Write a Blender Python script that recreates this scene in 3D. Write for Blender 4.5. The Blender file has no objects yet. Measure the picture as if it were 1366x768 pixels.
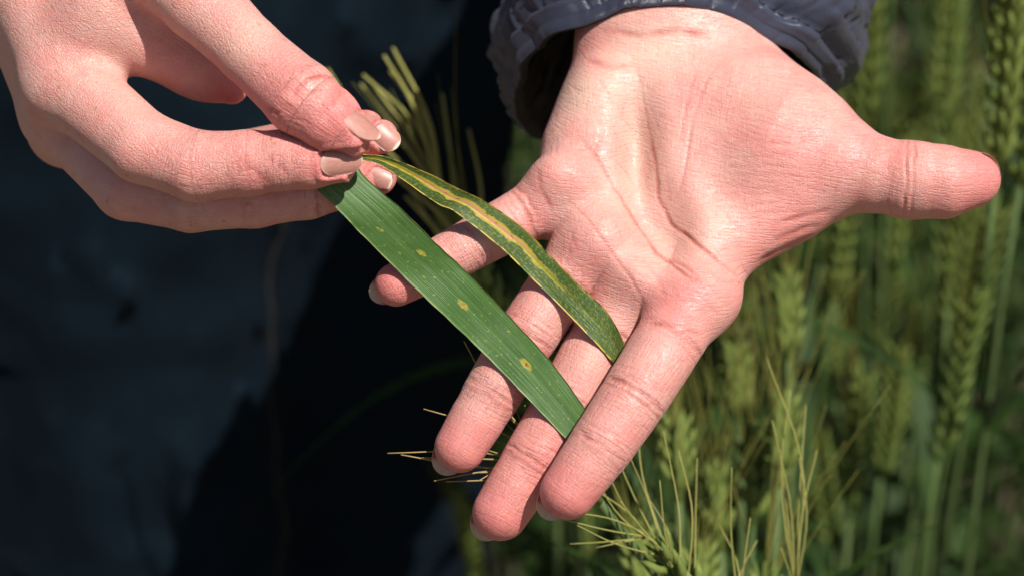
import bpy, math, random
import numpy as np
from mathutils import Vector, Matrix
from concurrent.futures import ThreadPoolExecutor

POOL = ThreadPoolExecutor(4)

rnd = random.Random(7)
scene = bpy.context.scene

# ------------------------------------------------------------------ camera, sky, sun, exposure
PITCH = math.radians(30)
DIST = 0.65                     # metres from the lens to the plane of the palm
CENTRE = np.array([0.0, 0.0, 1.0])
RIGHT = np.array([1.0, 0, 0])
UP = np.array([0, math.sin(PITCH), math.cos(PITCH)])
TOW = np.array([0, -math.cos(PITCH), math.sin(PITCH)])
ROT = np.stack([RIGHT, UP, TOW], 1)

cam_data = bpy.data.cameras.new("camera")
cam = bpy.data.objects.new("camera", cam_data)
scene.collection.objects.link(cam)
cam.location = Vector(CENTRE + TOW * DIST)
cam.rotation_euler = (math.pi / 2 - PITCH, 0, 0)
cam_data.sensor_width = 36
cam_data.lens = 36 * DIST / (1366 * 0.0002)
cam_data.clip_start = 0.02
cam_data.clip_end = 500
cam_data.dof.use_dof = True
cam_data.dof.focus_distance = DIST - 0.004
cam_data.dof.aperture_fstop = 8.5
cam_data.dof.aperture_blades = 7
scene.camera = cam

SUN_C = np.array([0.36, 0.54, 0.76])            # towards the sun, seen from the camera's side
SUN = ROT @ (SUN_C / np.linalg.norm(SUN_C))
world = bpy.data.worlds.new("World")
scene.world = world
world.use_nodes = True
wn = world.node_tree
sky = wn.nodes.new("ShaderNodeTexSky")
sky.sky_type = 'NISHITA'
sky.sun_disc = False
sky.sun_elevation = math.asin(SUN[2])
sky.sun_rotation = math.atan2(SUN[0], SUN[1])
wn.links.new(sky.outputs[0], wn.nodes["Background"].inputs[0])
wn.nodes["Background"].inputs[1].default_value = 0.055
sun_data = bpy.data.lights.new("sun", 'SUN')
sun_data.energy = 5.0
sun_data.angle = math.radians(0.53)
sun_data.color = (1.0, 0.96, 0.90)
sun = bpy.data.objects.new("sun", sun_data)
scene.collection.objects.link(sun)
sun.rotation_euler = Vector(SUN).to_track_quat('Z', 'Y').to_euler()
sun.location = (0.5, -0.5, 3)
scene.view_settings.view_transform = 'Standard'
scene.view_settings.look = 'None'
scene.view_settings.exposure = 0.38
scene.view_settings.gamma = 1.0
scene.view_settings.use_curve_mapping = False
scene.cycles.use_denoising = True
scene.cycles.max_bounces = 5

# ------------------------------------------------------------------ small maths
def P(px, py, z=0.0):
    """a point of the plane z mm in front of the palm, in the palm's own millimetre frame"""
    k = 0.2 * (DIST * 1000 - z) / (DIST * 1000)
    return np.array([(px - 683) * k, (384 - py) * k, z], dtype=float)

def to_world(v):
    return (np.asarray(v) * 0.001) @ ROT.T + CENTRE

def W(px, py, z=0.0):
    return to_world(P(px, py, z))

def hash3(ix, iy, iz, seed):
    h = (ix * 374761393 + iy * 668265263 + iz * 2147483647 + seed * 974711) & 0xffffffff
    h = ((h ^ (h >> 13)) * 1274126177) & 0xffffffff
    return ((h ^ (h >> 16)) & 0xffff) / 65535.0

def vnoise(p, scale, seed=0):
    q = np.asarray(p) * scale
    i = np.floor(q).astype(np.int64)
    f = q - i
    f = f * f * (3 - 2 * f)
    r = 0
    for dx in (0, 1):
        for dy in (0, 1):
            for dz in (0, 1):
                w = (f[..., 0] if dx else 1 - f[..., 0]) * (f[..., 1] if dy else 1 - f[..., 1]) * (f[..., 2] if dz else 1 - f[..., 2])
                r = r + w * hash3(i[..., 0] + dx, i[..., 1] + dy, i[..., 2] + dz, seed)
    return r * 2 - 1

def seg(p, a, b, ra, rb):
    ba = b - a
    x, y, z = p[:, 0] - a[0], p[:, 1] - a[1], p[:, 2] - a[2]
    t = (x * ba[0] + y * ba[1] + z * ba[2]) / max(ba @ ba, 1e-9)
    np.clip(t, 0, 1, out=t)
    x -= t * ba[0]
    y -= t * ba[1]
    z -= t * ba[2]
    return np.sqrt(x * x + y * y + z * z) - (ra + (rb - ra) * t)

def ellipsoid(p, c, rx, ry, rz):
    q = (p - c) / np.array([rx, ry, rz])
    n = np.linalg.norm(q, axis=1)
    return (n - 1) * min(rx, ry, rz) * np.where(n > 1, 1, 1)

def smin(a, b, k):
    h = np.clip(.5 + .5 * (b - a) / k, 0, 1)
    return b * (1 - h) + a * h - k * h * (1 - h)

def sstep(a, b, x):
    t = np.clip((x - a) / (b - a), 0, 1)
    return t * t * (3 - 2 * t)

def poly_dist(xy, pts):
    """distance in the plane to a polyline, and position along it 0..1"""
    best = np.full(len(xy), 1e9)
    along = np.zeros(len(xy))
    n = len(pts) - 1
    for i in range(n):
        a, b = pts[i], pts[i + 1]
        ba = b - a
        t = np.clip((xy - a) @ ba / (ba @ ba), 0, 1)
        d = np.linalg.norm(xy - a - t[:, None] * ba, axis=1)
        m = d < best
        best[m] = d[m]
        along[m] = (i + t[m]) / n
    return best, along

def smooth_path(pts, n, closed=False):
    """Catmull-Rom through the points"""
    pts = np.asarray(pts, dtype=float)
    m = len(pts)
    out = []
    total = m if closed else m - 1
    for u in np.linspace(0, total, n, endpoint=not closed):
        i = min(int(u), total - 1)
        t = u - i
        if closed:
            a, b, c, d = (pts[(i + k) % m] for k in (-1, 0, 1, 2))
        else:
            b, c = pts[i], pts[i + 1]
            a = pts[i - 1] if i > 0 else 2 * b - c
            d = pts[i + 2] if i + 2 < m else 2 * c - b
        out.append(.5 * (2 * b + (c - a) * t + (2 * a - 5 * b + 4 * c - d) * t * t + (3 * b - a - 3 * c + d) * t ** 3))
    return np.array(out)

def spread(f, p):
    """f over many points, in chunks on all cores"""
    return np.concatenate(list(POOL.map(f, np.array_split(p, max(1, len(p) // 30000)))))

def surface(f, lo, hi, h, newton=3, relief=None):
    """a mesh of the zero level of f (points in mm -> signed distance) by surface nets"""
    lo = np.asarray(lo, float)
    B = 4
    n = (np.ceil((np.asarray(hi) - lo) / (h * B))).astype(int)
    cx = [lo[k] + (np.arange(n[k]) * B + (B - 1) / 2) * h for k in range(3)]
    G = np.stack(np.meshgrid(*cx, indexing='ij'), -1).reshape(-1, 3)
    dc = spread(f, G).reshape(n)
    fine = np.repeat(np.repeat(np.repeat(np.where(dc > 0, 9., -9.).astype(np.float32), B, 0), B, 1), B, 2)
    band = np.argwhere(np.abs(dc) < h * B * 1.6)
    off = np.stack(np.meshgrid(*[np.arange(B)] * 3, indexing='ij'), -1).reshape(-1, 3)
    for part in np.array_split(band, max(1, len(band) // 20000)):
        idx = (part[:, None, :] * B + off[None]).reshape(-1, 3)
        fine[idx[:, 0], idx[:, 1], idx[:, 2]] = spread(f, lo + idx * h)
    s = fine > 0
    cnt = np.zeros(np.array(s.shape) - 1, np.int8)
    for a in (0, 1):
        for b in (0, 1):
            for c in (0, 1):
                cnt += s[a:s.shape[0] - 1 + a, b:s.shape[1] - 1 + b, c:s.shape[2] - 1 + c]
    act = (cnt > 0) & (cnt < 8)
    vid = np.full(act.shape, -1, np.int64)
    cells = np.argwhere(act)
    vid[act] = np.arange(len(cells))
    v = lo + (cells + .5) * h
    quads = []
    for ax in range(3):
        o1, o2 = [(1, 2), (2, 0), (0, 1)][ax]
        sl0 = [slice(None)] * 3
        sl1 = [slice(None)] * 3
        sl0[ax] = slice(0, -1)
        sl1[ax] = slice(1, None)
        a, b = s[tuple(sl0)], s[tuple(sl1)]
        e = np.argwhere(a != b)
        e = e[(e[:, o1] > 0) & (e[:, o2] > 0) & (e[:, o1] < s.shape[o1] - 1) & (e[:, o2] < s.shape[o2] - 1)]
        inside_first = ~a[e[:, 0], e[:, 1], e[:, 2]]
        def at(d1, d2):
            q = e.copy()
            q[:, o1] -= d1
            q[:, o2] -= d2
            return vid[q[:, 0], q[:, 1], q[:, 2]]
        q = np.stack([at(1, 1), at(0, 1), at(0, 0), at(1, 0)], 1)
        q[~inside_first] = q[~inside_first][:, ::-1]
        quads.append(q)
    q = np.concatenate(quads)
    q = q[(q >= 0).all(1)]
    e = 0.06 * h if False else 0.15
    for it in range(newton):
        d = spread(f, v)
        if it == 0:
            g = np.stack([spread(f, v + np.eye(3)[k] * e) - d for k in range(3)], 1) / e
        step = d[:, None] * g / np.maximum((g * g).sum(1), .25)[:, None]
        ln = np.linalg.norm(step, axis=1, keepdims=True)
        v = v - step * np.minimum(1, h * .8 / np.maximum(ln, 1e-9))
    if relief is not None:                       # fine relief is laid on along the normal
        g /= np.maximum(np.linalg.norm(g, axis=1, keepdims=True), 1e-9)
        v = v - g * spread(relief, v)[:, None]
    return v, q

# ------------------------------------------------------------------ building objects
ORIGIN = {}                        # world place of every top-level thing

def mesh_data(name, v, f, mat, smooth=True, uv=None, attrs=None):
    me = bpy.data.meshes.new(name)
    v = np.asarray(v, dtype=np.float32)
    f = [list(map(int, x)) for x in f] if not isinstance(f, np.ndarray) else f
    me.vertices.add(len(v))
    me.vertices.foreach_set("co", v.ravel())
    if isinstance(f, np.ndarray):
        k = f.shape[1]
        me.loops.add(f.size)
        me.loops.foreach_set("vertex_index", f.astype(np.int32).ravel())
        me.polygons.add(len(f))
        me.polygons.foreach_set("loop_start", np.arange(0, f.size, k, dtype=np.int32))
    else:
        flat = [i for x in f for i in x]
        starts = np.cumsum([0] + [len(x) for x in f[:-1]]).astype(np.int32)
        me.loops.add(len(flat))
        me.loops.foreach_set("vertex_index", flat)
        me.polygons.add(len(f))
        me.polygons.foreach_set("loop_start", starts)
    me.update(calc_edges=True)
    me.validate()
    if smooth:
        me.polygons.foreach_set("use_smooth", [True] * len(me.polygons))
    for nm, arr in (attrs or {}).items():
        arr = np.asarray(arr, dtype=np.float32)
        if arr.ndim == 1:
            me.attributes.new(nm, 'FLOAT', 'POINT').data.foreach_set("value", arr)
        else:
            me.attributes.new(nm, 'FLOAT_VECTOR', 'POINT').data.foreach_set("vector", arr.ravel())
    if mat:
        me.materials.append(mat)
    return me

def link(name, me, parent=None, loc=None):
    o = bpy.data.objects.new(name, me)
    scene.collection.objects.link(o)
    if parent is not None:
        o.parent = parent
    if loc is not None:
        o.location = loc
    return o

def thing(name, label, cat, loc, group=None):
    o = link(name, None)
    o.empty_display_size = 0.02
    o.location = loc
    o["label"] = label
    o["category"] = cat
    if group:
        o["group"] = group
    ORIGIN[o.name] = np.array(loc, float)
    return o

def origin_of(o):
    while o.parent is not None:
        o = o.parent
    return ORIGIN[o.name]

def build(name, v_world, f, mat, parent, **kw):
    """a mesh given in world metres, as a part of a thing"""
    return link(name, mesh_data(name, np.asarray(v_world) - origin_of(parent), f, mat, **kw), parent)

def grid_faces(nu, nv, wrap_u=False, wrap_v=False):
    f = []
    for i in range(nu if wrap_u else nu - 1):
        for j in range(nv if wrap_v else nv - 1):
            a, b = i * nv + j, ((i + 1) % nu) * nv + j
            f.append((a, b, ((i + 1) % nu) * nv + (j + 1) % nv, i * nv + (j + 1) % nv))
    return f

def tube(path, radii, n=6, cap=True):
    path = np.asarray(path, float)
    m = len(path)
    radii = np.broadcast_to(radii, (m,))
    t = np.gradient(path, axis=0)
    t /= np.linalg.norm(t, axis=1, keepdims=True) + 1e-12
    ref = np.array([0.31, 0.87, 0.38])
    if abs(t[0] @ ref) > .9:
        ref = np.array([1., 0, 0])
    v = []
    for i in range(m):
        a = np.cross(t[i], ref)
        a /= np.linalg.norm(a)
        b = np.cross(t[i], a)
        for k in range(n):
            an = 2 * math.pi * k / n
            v.append(path[i] + radii[i] * (math.cos(an) * a + math.sin(an) * b))
    f = []
    for i in range(m - 1):
        for k in range(n):
            f.append((i * n + k, i * n + (k + 1) % n, (i + 1) * n + (k + 1) % n, (i + 1) * n + k))
    if cap:
        f.append(tuple(range(n))[::-1])
        f.append(tuple((m - 1) * n + k for k in range(n)))
    return np.array(v), f

# ------------------------------------------------------------------ materials
class NT:
    def __init__(self, name):
        self.m = bpy.data.materials.new(name)
        self.m.use_nodes = True
        self.t = self.m.node_tree
        self.b = self.t.nodes["Principled BSDF"]
        self.out = self.t.nodes["Material Output"]
    def n(self, kind, **kw):
        x = self.t.nodes.new("ShaderNode" + kind)
        for k, v in kw.items():
            if k.startswith("i_"):
                key = k[2:].replace("_", " ")
                x.inputs[key].default_value = v
            else:
                setattr(x, k, v)
        return x
    def l(self, a, b):
        self.t.links.new(a, b)
    def attr(self, name):
        return self.n("Attribute", attribute_name=name)
    def mul(self, a, b, op='MULTIPLY'):
        x = self.n("Math", operation=op)
        for k, s in enumerate((a, b)):
            if s is None:
                continue
            if isinstance(s, (int, float)):
                x.inputs[k].default_value = s
            else:
                self.l(s, x.inputs[k])
        return x.outputs[0]
    def mix(self, fac, a, b):
        x = self.n("Mix", data_type='RGBA')
        for s, k in ((fac, 0), (a, 6), (b, 7)):
            if isinstance(s, (int, float)):
                x.inputs[k].default_value = s
            elif isinstance(s, tuple):
                x.inputs[k].default_value = (*s, 1)
            else:
                self.l(s, x.inputs[k])
        return x.outputs[2]
    def ramp(self, src, lo, hi, a=0.0, b=1.0):
        x = self.n("MapRange", interpolation_type='SMOOTHSTEP')
        self.l(src, x.inputs[0])
        for k, v in ((1, lo), (2, hi), (3, a), (4, b)):
            x.inputs[k].default_value = v
        return x.outputs[0]
    def noise(self, vec, scale, detail=3, rough=.55, mapping=None):
        x = self.n("TexNoise")
        x.inputs["Scale"].default_value = scale
        x.inputs["Detail"].default_value = detail
        x.inputs["Roughness"].default_value = rough
        if mapping:
            mp = self.n("Mapping")
            mp.inputs["Scale"].default_value = mapping
            self.l(vec, mp.inputs["Vector"])
            vec = mp.outputs[0]
        self.l(vec, x.inputs["Vector"])
        return x.outputs[0]
    def voronoi(self, vec, scale, feature='DISTANCE_TO_EDGE', mapping=None):
        x = self.n("TexVoronoi", feature=feature)
        x.inputs["Scale"].default_value = scale
        if mapping:
            mp = self.n("Mapping")
            mp.inputs["Scale"].default_value = mapping
            self.l(vec, mp.inputs["Vector"])
            vec = mp.outputs[0]
        self.l(vec, x.inputs["Vector"])
        return x.outputs[0]
    def bump(self, height, strength, dist, prev=None):
        x = self.n("Bump")
        x.inputs["Strength"].default_value = strength
        x.inputs["Distance"].default_value = dist
        self.l(height, x.inputs["Height"])
        if prev is not None:
            self.l(prev, x.inputs["Normal"])
        return x.outputs[0]
    def set(self, **kw):
        for k, v in kw.items():
            s = self.b.inputs[k.replace("_", " ")]
            if isinstance(v, tuple) and len(v) == 3 and s.type == 'RGBA':
                v = (*v, 1)
            if hasattr(v, "links"):
                self.l(v, s)
            else:
                s.default_value = v

def skin_material(name, back=False):
    m = NT(name)
    co = m.attr("mm").outputs["Vector"]
    flow = m.attr("flow").outputs["Vector"]
    tone = m.n("SeparateXYZ")
    m.l(m.attr("tone").outputs["Vector"], tone.inputs[0])
    red, pale, crease = tone.outputs
    big = m.noise(co, .07, 3, .6)
    mid = m.noise(co, .35, 4, .65)
    fine = m.noise(co, 2.2, 2, .5)
    base = (0.64, 0.345, 0.287)
    c = m.mix(m.ramp(big, .38, .68), base, (0.63, 0.285, 0.24))
    c = m.mix(m.mul(m.ramp(mid, .5, .75), .5), c, (0.68, 0.41, 0.325))
    c = m.mix(m.mul(m.ramp(mid, .48, .28), .3), c, (0.57, 0.205, 0.16))
    c = m.mix(m.mul(red, .85), c, (0.61, 0.175, 0.16))
    c = m.mix(m.mul(pale, .9), c, (0.65, 0.43, 0.335))
    c = m.mix(m.mul(m.ramp(fine, .62, .75), .12), c, (0.72, 0.52, 0.42))
    c = m.mix(m.mul(crease, .75), c, (0.46, 0.12, 0.09))
    if back:
        # freckles on the back of the thumb
        fr = m.voronoi(co, .16, 'F1')
        c = m.mix(m.mul(m.ramp(fr, .14, .05), .45), c, (0.34, 0.13, 0.07))
    m.set(Base_Color=c, Roughness=m.ramp(fine, .3, .7, .40, .52), Subsurface_Weight=.85,
          Subsurface_Radius=(1.0, .32, .18), Subsurface_Scale=.0012)
    m.set(**{"Specular_IOR_Level": .65})
    # relief: a net of fine lines, lines running along the flow, wrinkles across the joints
    fx = m.n("SeparateXYZ")
    m.l(flow, fx.inputs[0])
    net = m.voronoi(co, 1.1 if back else 1.3, mapping=(1, 1.0, .6))
    px_ = m.n("SeparateXYZ")
    m.l(m.attr("palm_flow").outputs["Vector"], px_.inputs[0])
    weight = px_.outputs[2]
    combs = []
    for src in (fx, px_):
        comb = m.n("CombineXYZ")
        m.l(src.outputs[0], comb.inputs[0])
        m.l(src.outputs[1], comb.inputs[1])
        combs.append(comb.outputs[0])
    def lines(angle, sx, sy, lo, hi):
        """fine furrows: along the finger's own axis on fingers, along one main direction on the palm"""
        res = []
        for cv in combs:
            mp = m.n("Mapping")
            mp.inputs["Rotation"].default_value = (0, 0, math.radians(angle))
            m.l(cv, mp.inputs["Vector"])
            res.append(m.ramp(m.noise(mp.outputs[0], 1.0, 2, .55, mapping=(sx, sy, 1)), lo, hi))
        x = m.n("Mix", data_type='FLOAT')
        m.l(weight, x.inputs[0])
        m.l(res[1], x.inputs[2])
        m.l(res[0], x.inputs[3])
        return x.outputs[0]
    acr = lines(4, 1.7, .16, .38, .5)
    lng = lines(0, .16, 1.7, .38, .5)
    x1 = lines(24, .20, 2.3, .38, .5)
    x2 = lines(-28, .22, 2.1, .38, .5)
    x3 = lines(80, .25, 2.4, .36, .5)
    n1 = m.bump(m.mul(acr, m.mul(m.mul(fx.outputs[2], weight), .1, 'ADD')), .9, .00028)
    n2 = m.bump(lng, .8, .00007 if back else .00012, n1)
    n3 = m.bump(m.mul(x1, m.mul(x2, x3)), .9, .00010 if back else .000065, n2)
    n4 = m.bump(m.ramp(net, .0, .2), .8, .00008 if back else .00002, n3)
    n5 = m.bump(big, .5, .0006, n4)
    m.set(Normal=n5)
    return m.m

def nail_material():
    m = NT("fingernail")
    co = m.attr("nail").outputs["Vector"]
    s = m.n("SeparateXYZ")
    m.l(co, s.inputs[0])
    n = m.noise(co, 6, 3)
    c = m.mix(m.ramp(s.outputs[0], .05, .22), (.47, .26, .21), (.41, .185, .145))
    c = m.mix(m.mul(m.ramp(n, .4, .7), .3), c, (.56, .33, .27))
    c = m.mix(s.outputs[2], c, (.64, .57, .43))
    c = m.mix(m.mul(s.outputs[2], m.ramp(n, .64, .74)), c, (.26, .20, .11))
    ridges = m.noise(co, 1, 2, .5, mapping=(1.0, 22, 1))
    m.set(Base_Color=c, Roughness=.38, Subsurface_Weight=.4, Subsurface_Radius=(1, .4, .25), Subsurface_Scale=.0012,
          Normal=m.bump(ridges, .5, .00008))
    return m.m

def fabric_material(name, base, alt, rough, weave, weave_depth, crinkle=.0, sheen=0.0, spec=.4):
    m = NT(name)
    co = m.n("TexCoord").outputs["Object"]
    n = m.noise(co, 40, 4, .6)
    c = m.mix(m.ramp(n, .35, .7), base, alt)
    w1 = m.n("TexWave", wave_type='BANDS', bands_direction='DIAGONAL')
    w1.inputs["Scale"].default_value = weave
    w1.inputs["Distortion"].default_value = 1.2
    m.l(co, w1.inputs["Vector"])
    c = m.mix(m.mul(w1.outputs[1], .35), c, tuple(x * 1.9 for x in base))
    nn = m.bump(w1.outputs[1], .6, weave_depth)
    if crinkle:
        nn = m.bump(m.noise(co, 170, 3, .6), .7, crinkle, nn)
        nn = m.bump(m.ramp(m.voronoi(co, 90), 0, .25), .5, crinkle * .7, nn)
    m.set(Base_Color=c, Roughness=rough, Normal=nn)
    m.set(**{"Specular_IOR_Level": spec})
    if sheen:
        m.set(Sheen_Weight=sheen, Sheen_Roughness=.4)
    return m.m

def plant_material(name, a, b, rough=.5, translucent=.25, scale=60, streak=None):
    m = NT(name)
    co = m.n("TexCoord").outputs["Object"]
    info = m.n("ObjectInfo")
    n = m.noise(co, scale, 3, .6, mapping=streak)
    k = m.mul(m.ramp(n, .3, .7, 0, .75), m.mul(info.outputs["Random"], .3), 'ADD')
    c = m.mix(k, a, b)
    m.set(Base_Color=c, Roughness=rough + .15, Normal=m.bump(n, .4, .0004))
    m.set(**{"Specular_IOR_Level": .25})
    if translucent:
        tr = m.n("BsdfTranslucent")
        m.l(c, tr.inputs[0])
        mx = m.n("MixShader")
        mx.inputs[0].default_value = translucent
        m.l(m.b.outputs[0], mx.inputs[1])
        m.l(tr.outputs[0], mx.inputs[2])
        m.l(mx.outputs[0], m.out.inputs[0])
    return m.m

def leaf_material(name, rust):
    """blade with parallel veins; the 'blade' attribute is (across -1..1, along in mm, side)"""
    m = NT(name)
    at = m.attr("blade").outputs["Vector"]
    s = m.n("SeparateXYZ")
    m.l(at, s.inputs[0])
    x, y = s.outputs[0], s.outputs[1]
    big = m.noise(at, 1, 3, .6, mapping=(1.5, .06, 1))
    veins = m.n("TexWave", wave_type='BANDS', bands_direction='X')
    veins.inputs["Scale"].default_value = 5.5
    veins.inputs["Distortion"].default_value = .35
    veins.inputs["Detail"].default_value = 1
    mp = m.n("Mapping")
    mp.inputs["Scale"].default_value = (1, .01, 1)
    m.l(at, mp.inputs["Vector"])
    m.l(mp.outputs[0], veins.inputs["Vector"])
    fine_v = m.noise(at, 1, 2, .5, mapping=(26, .03, 1))
    ax = m.mul(x, None, 'ABSOLUTE')
    if rust:
        c = m.mix(m.ramp(big, .35, .65), (.045, .098, .018), (.085, .150, .028))
        c = m.mix(m.mul(fine_v, .35), c, (.022, .060, .014))
        mot = m.noise(at, 1, 4, .7, mapping=(7, 1.1, 1))
        c = m.mix(m.mul(m.ramp(mot, .50, .64), .8), c, (.30, .29, .03))
        # long diseased stripe down the blade: yellow halo, tan dead heart, brown flecks
        wob = m.mul(m.mul(m.noise(at, 1, 3, .6, mapping=(.6, .16, 1)), .5, 'SUBTRACT'), .9)
        off = m.mul(m.mul(x, m.n("Value").outputs[0], 'SUBTRACT'), wob, 'ADD')
        val = m.t.nodes[-1]
        d = m.mul(off, None, 'ABSOLUTE')
        for nd in m.t.nodes:
            if nd.bl_idname == "ShaderNodeValue":
                nd.outputs[0].default_value = .08
        w = m.mul(m.ramp(y, 2, 26), m.ramp(y, 64, 50), 'MULTIPLY')           # where the dead heart is
        w2 = m.mul(m.ramp(y, 0, 5), m.ramp(y, 82, 46, .10, 1))
        halo = m.mul(m.ramp(m.mul(d, m.mul(m.mul(w2, .27), .03, 'ADD'), 'DIVIDE'), 1.25, .75), w2)
        halo = m.mul(halo, m.ramp(mot, .34, .5, .55, 1))
        c = m.mix(halo, c, (.52, .44, .035))
        heart = m.ramp(m.mul(d, m.mul(m.mul(w, .15), .004, 'ADD'), 'DIVIDE'), 1.2, .7)
        c = m.mix(m.mul(heart, w), c, (.66, .34, .15))
        spot = m.noise(at, 1, 3, .6, mapping=(3.2, .5, 1))
        c = m.mix(m.mul(m.mul(heart, w), m.ramp(spot, .58, .7)), c, (.34, .12, .05))
        edge = m.mul(m.ramp(ax, .86, .98), m.ramp(m.noise(at, 1, 2, .6, mapping=(.8, .3, 1)), .38, .52))
        c = m.mix(edge, c, (.58, .42, .06))
        endy = m.mul(m.ramp(y, 84, 100), m.ramp(mot, .38, .6))
        c = m.mix(m.mul(endy, .6), c, (.22, .13, .04))
    else:
        c = m.mix(m.ramp(big, .3, .7), (.054, .128, .022), (.080, .168, .032))
        c = m.mix(m.mul(m.ramp(fine_v, .45, .62), .28), c, (.032, .090, .018))
        # pale scratched veins near the pinched end
        pv = m.mul(m.ramp(fine_v, .53, .60), m.ramp(y, 34, 12))
        c = m.mix(m.mul(pv, .65), c, (.20, .29, .13))
        # yellow flecks, single spots of rust
        fl = m.noise(at, 1, 2, .5, mapping=(5.5, .75, 1))
        c = m.mix(m.mul(m.ramp(fl, .65, .71), .6), c, (.30, .36, .07))
        vo = m.voronoi(at, 1, 'F1', mapping=(3.1, .42, 1))
        c = m.mix(m.mul(m.ramp(vo, .10, .04), .6), c, (.42, .46, .11))
        for sx, sy, r in ((-.10, 52.5, 1.0), (.05, 75.5, 1.25), (.25, 33.5, .75), (-.30, 24, .5), (.3, 41, .35), (-.55, 63, .3), (.5, 66, .4)):
            dx = m.mul(m.mul(x, sx, 'SUBTRACT'), 7.5)
            dy = m.mul(m.mul(y, sy, 'SUBTRACT'), .55)
            d = m.mul(m.mul(dx, dx), m.mul(dy, dy), 'ADD')
            d = m.mul(d, m.mul(m.mul(m.noise(at, 1, 3, .65, mapping=(9, 1.3, 1)), .28, 'SUBTRACT'), 2.6), 'ADD')
            c = m.mix(m.mul(m.ramp(d, 2.1 * r, .7 * r), .85), c, (.46, .40, .05))
            if r > .9:
                c = m.mix(m.ramp(d, .95 * r, .35 * r), c, (.26, .075, .012))
        wash = m.noise(at, 1, 4, .7, mapping=(1.6, .09, 1))
        c = m.mix(m.mul(m.ramp(wash, .56, .74), .5), c, (.10, .17, .03))
        dust = m.noise(at, 1, 4, .8, mapping=(9, 1.4, 1))
        c = m.mix(m.mul(m.ramp(dust, .60, .72), .35), c, (.16, .20, .09))
        edge = m.mul(m.ramp(ax, .95, .99), m.ramp(m.noise(at, 1, 2, .6, mapping=(.8, .2, 1)), .35, .6))
        c = m.mix(m.mul(edge, .8), c, (.30, .30, .08))
    ridge = m.bump(veins.outputs[1], .3, .00005)
    ridge = m.bump(m.ramp(fine_v, .4, .62), .5, .00005, ridge)
    grain = m.noise(at, 1, 2, .6, mapping=(18, 2.5, 1))
    ridge = m.bump(grain, .35, .00010, ridge)
    m.set(Base_Color=c, Roughness=.43, Normal=ridge)
    m.set(**{"Specular_IOR_Level": .45})
    tr = m.n("BsdfTranslucent")
    m.l(c, tr.inputs[0])
    mx = m.n("MixShader")
    mx.inputs[0].default_value = .18
    m.l(m.b.outputs[0], mx.inputs[1])
    m.l(tr.outputs[0], mx.inputs[2])
    m.l(mx.outputs[0], m.out.inputs[0])
    return m.m

def soil_material():
    m = NT("soil")
    co = m.n("TexCoord").outputs["Object"]
    n = m.noise(co, 9, 6, .65)
    c = m.mix(m.ramp(n, .35, .65), (.075, .052, .032), (.16, .12, .075))
    c = m.mix(m.ramp(m.noise(co, 45, 3), .55, .7), c, (.22, .18, .10))
    m.set(Base_Color=c, Roughness=.95, Normal=m.bump(n, 1, .02))
    return m.m

SKIN = skin_material("skin_palm")
SKIN_BACK = skin_material("skin_back", True)
NAIL = nail_material()
JACKET = fabric_material("jacket_nylon", (.028, .033, .054), (.042, .048, .074), .36, 2600, .00008, .00022, .1, .5)
LINING = fabric_material("jacket_lining", (.012, .012, .010), (.020, .020, .014), .8, 800, .00006)
THREAD = fabric_material("thread", (.012, .013, .018), (.02, .02, .03), .7, 900, .00005)
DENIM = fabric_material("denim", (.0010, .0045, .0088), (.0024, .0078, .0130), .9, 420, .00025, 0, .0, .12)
SOIL = soil_material()
STEM = plant_material("wheat_stem", (.045, .085, .018), (.095, .135, .045), .5, 0, 30)
BLADE = plant_material("wheat_blade", (.013, .036, .007), (.038, .074, .012), .5, .25, 40)
EAR = plant_material("wheat_ear", (.075, .12, .020), (.20, .24, .055), .55, .15, 120)
AWN = plant_material("wheat_awn", (.12, .125, .022), (.20, .185, .040), .5, .2, 30)
AWN_PALE = plant_material("pale_awn", (.30, .30, .075), (.42, .38, .12), .5, .25, 30)
AWN_DRY = plant_material("dry_awn", (.36, .24, .095), (.46, .33, .14), .5, .2, 60)

# ------------------------------------------------------------------ the ground
g = 60.0
ground = link("ground", mesh_data("ground", [(-g, -g, 0), (g, -g, 0), (g, g, 0), (-g, g, 0)], [(0, 1, 2, 3)], SOIL, smooth=False))
ground["kind"] = "structure"

# ------------------------------------------------------------------ the person
PERSON_AT = (-0.135, 0.40, 0.0)
person = thing("person", "person in dark jeans and grey quilted jacket holding up two wheat leaves with both hands", "person", PERSON_AT)

def jeans_field(p):
    leg_r = smin(seg(p, np.array([-182., 355, 60]), np.array([-180., 340, 480]), 52, 66), seg(p, np.array([-180., 340, 480]), np.array([-176., 362, 850]), 66, 88), 20)
    leg_l = smin(seg(p, np.array([-80., 470, 60]), np.array([-84., 432, 480]), 52, 66), seg(p, np.array([-84., 432, 480]), np.array([-90., 446, 850]), 66, 88), 20)
    legs = smin(leg_r, leg_l, 6)
    hip = seg(p, np.array([-165., 385, 925]), np.array([-95., 450, 925]), 108, 108)
    waist = seg(p, np.array([-155., 400, 1020]), np.array([-105., 450, 1020]), 98, 98)
    d = smin(smin(legs, hip, 40), waist, 40)
    # folds: long vertical drag lines, cross folds fanning from the crotch
    d = d + 7.0 * vnoise(p * np.array([1, 1, .22]), 1 / 34, 3) + 2.2 * vnoise(p * np.array([1, 1, .5]), 1 / 15, 5)
    d = d - 3.0 * np.maximum(0, 1 - np.abs(vnoise(p * np.array([1, 1, 1.4]) + p[:, [2]] * np.array([[.5, .2, 0]]), 1 / 46, 8)) * 5)
    return d
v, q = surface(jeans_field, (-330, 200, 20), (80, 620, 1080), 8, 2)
jeans = build("jeans", v * .001, q, DENIM, person)
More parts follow.
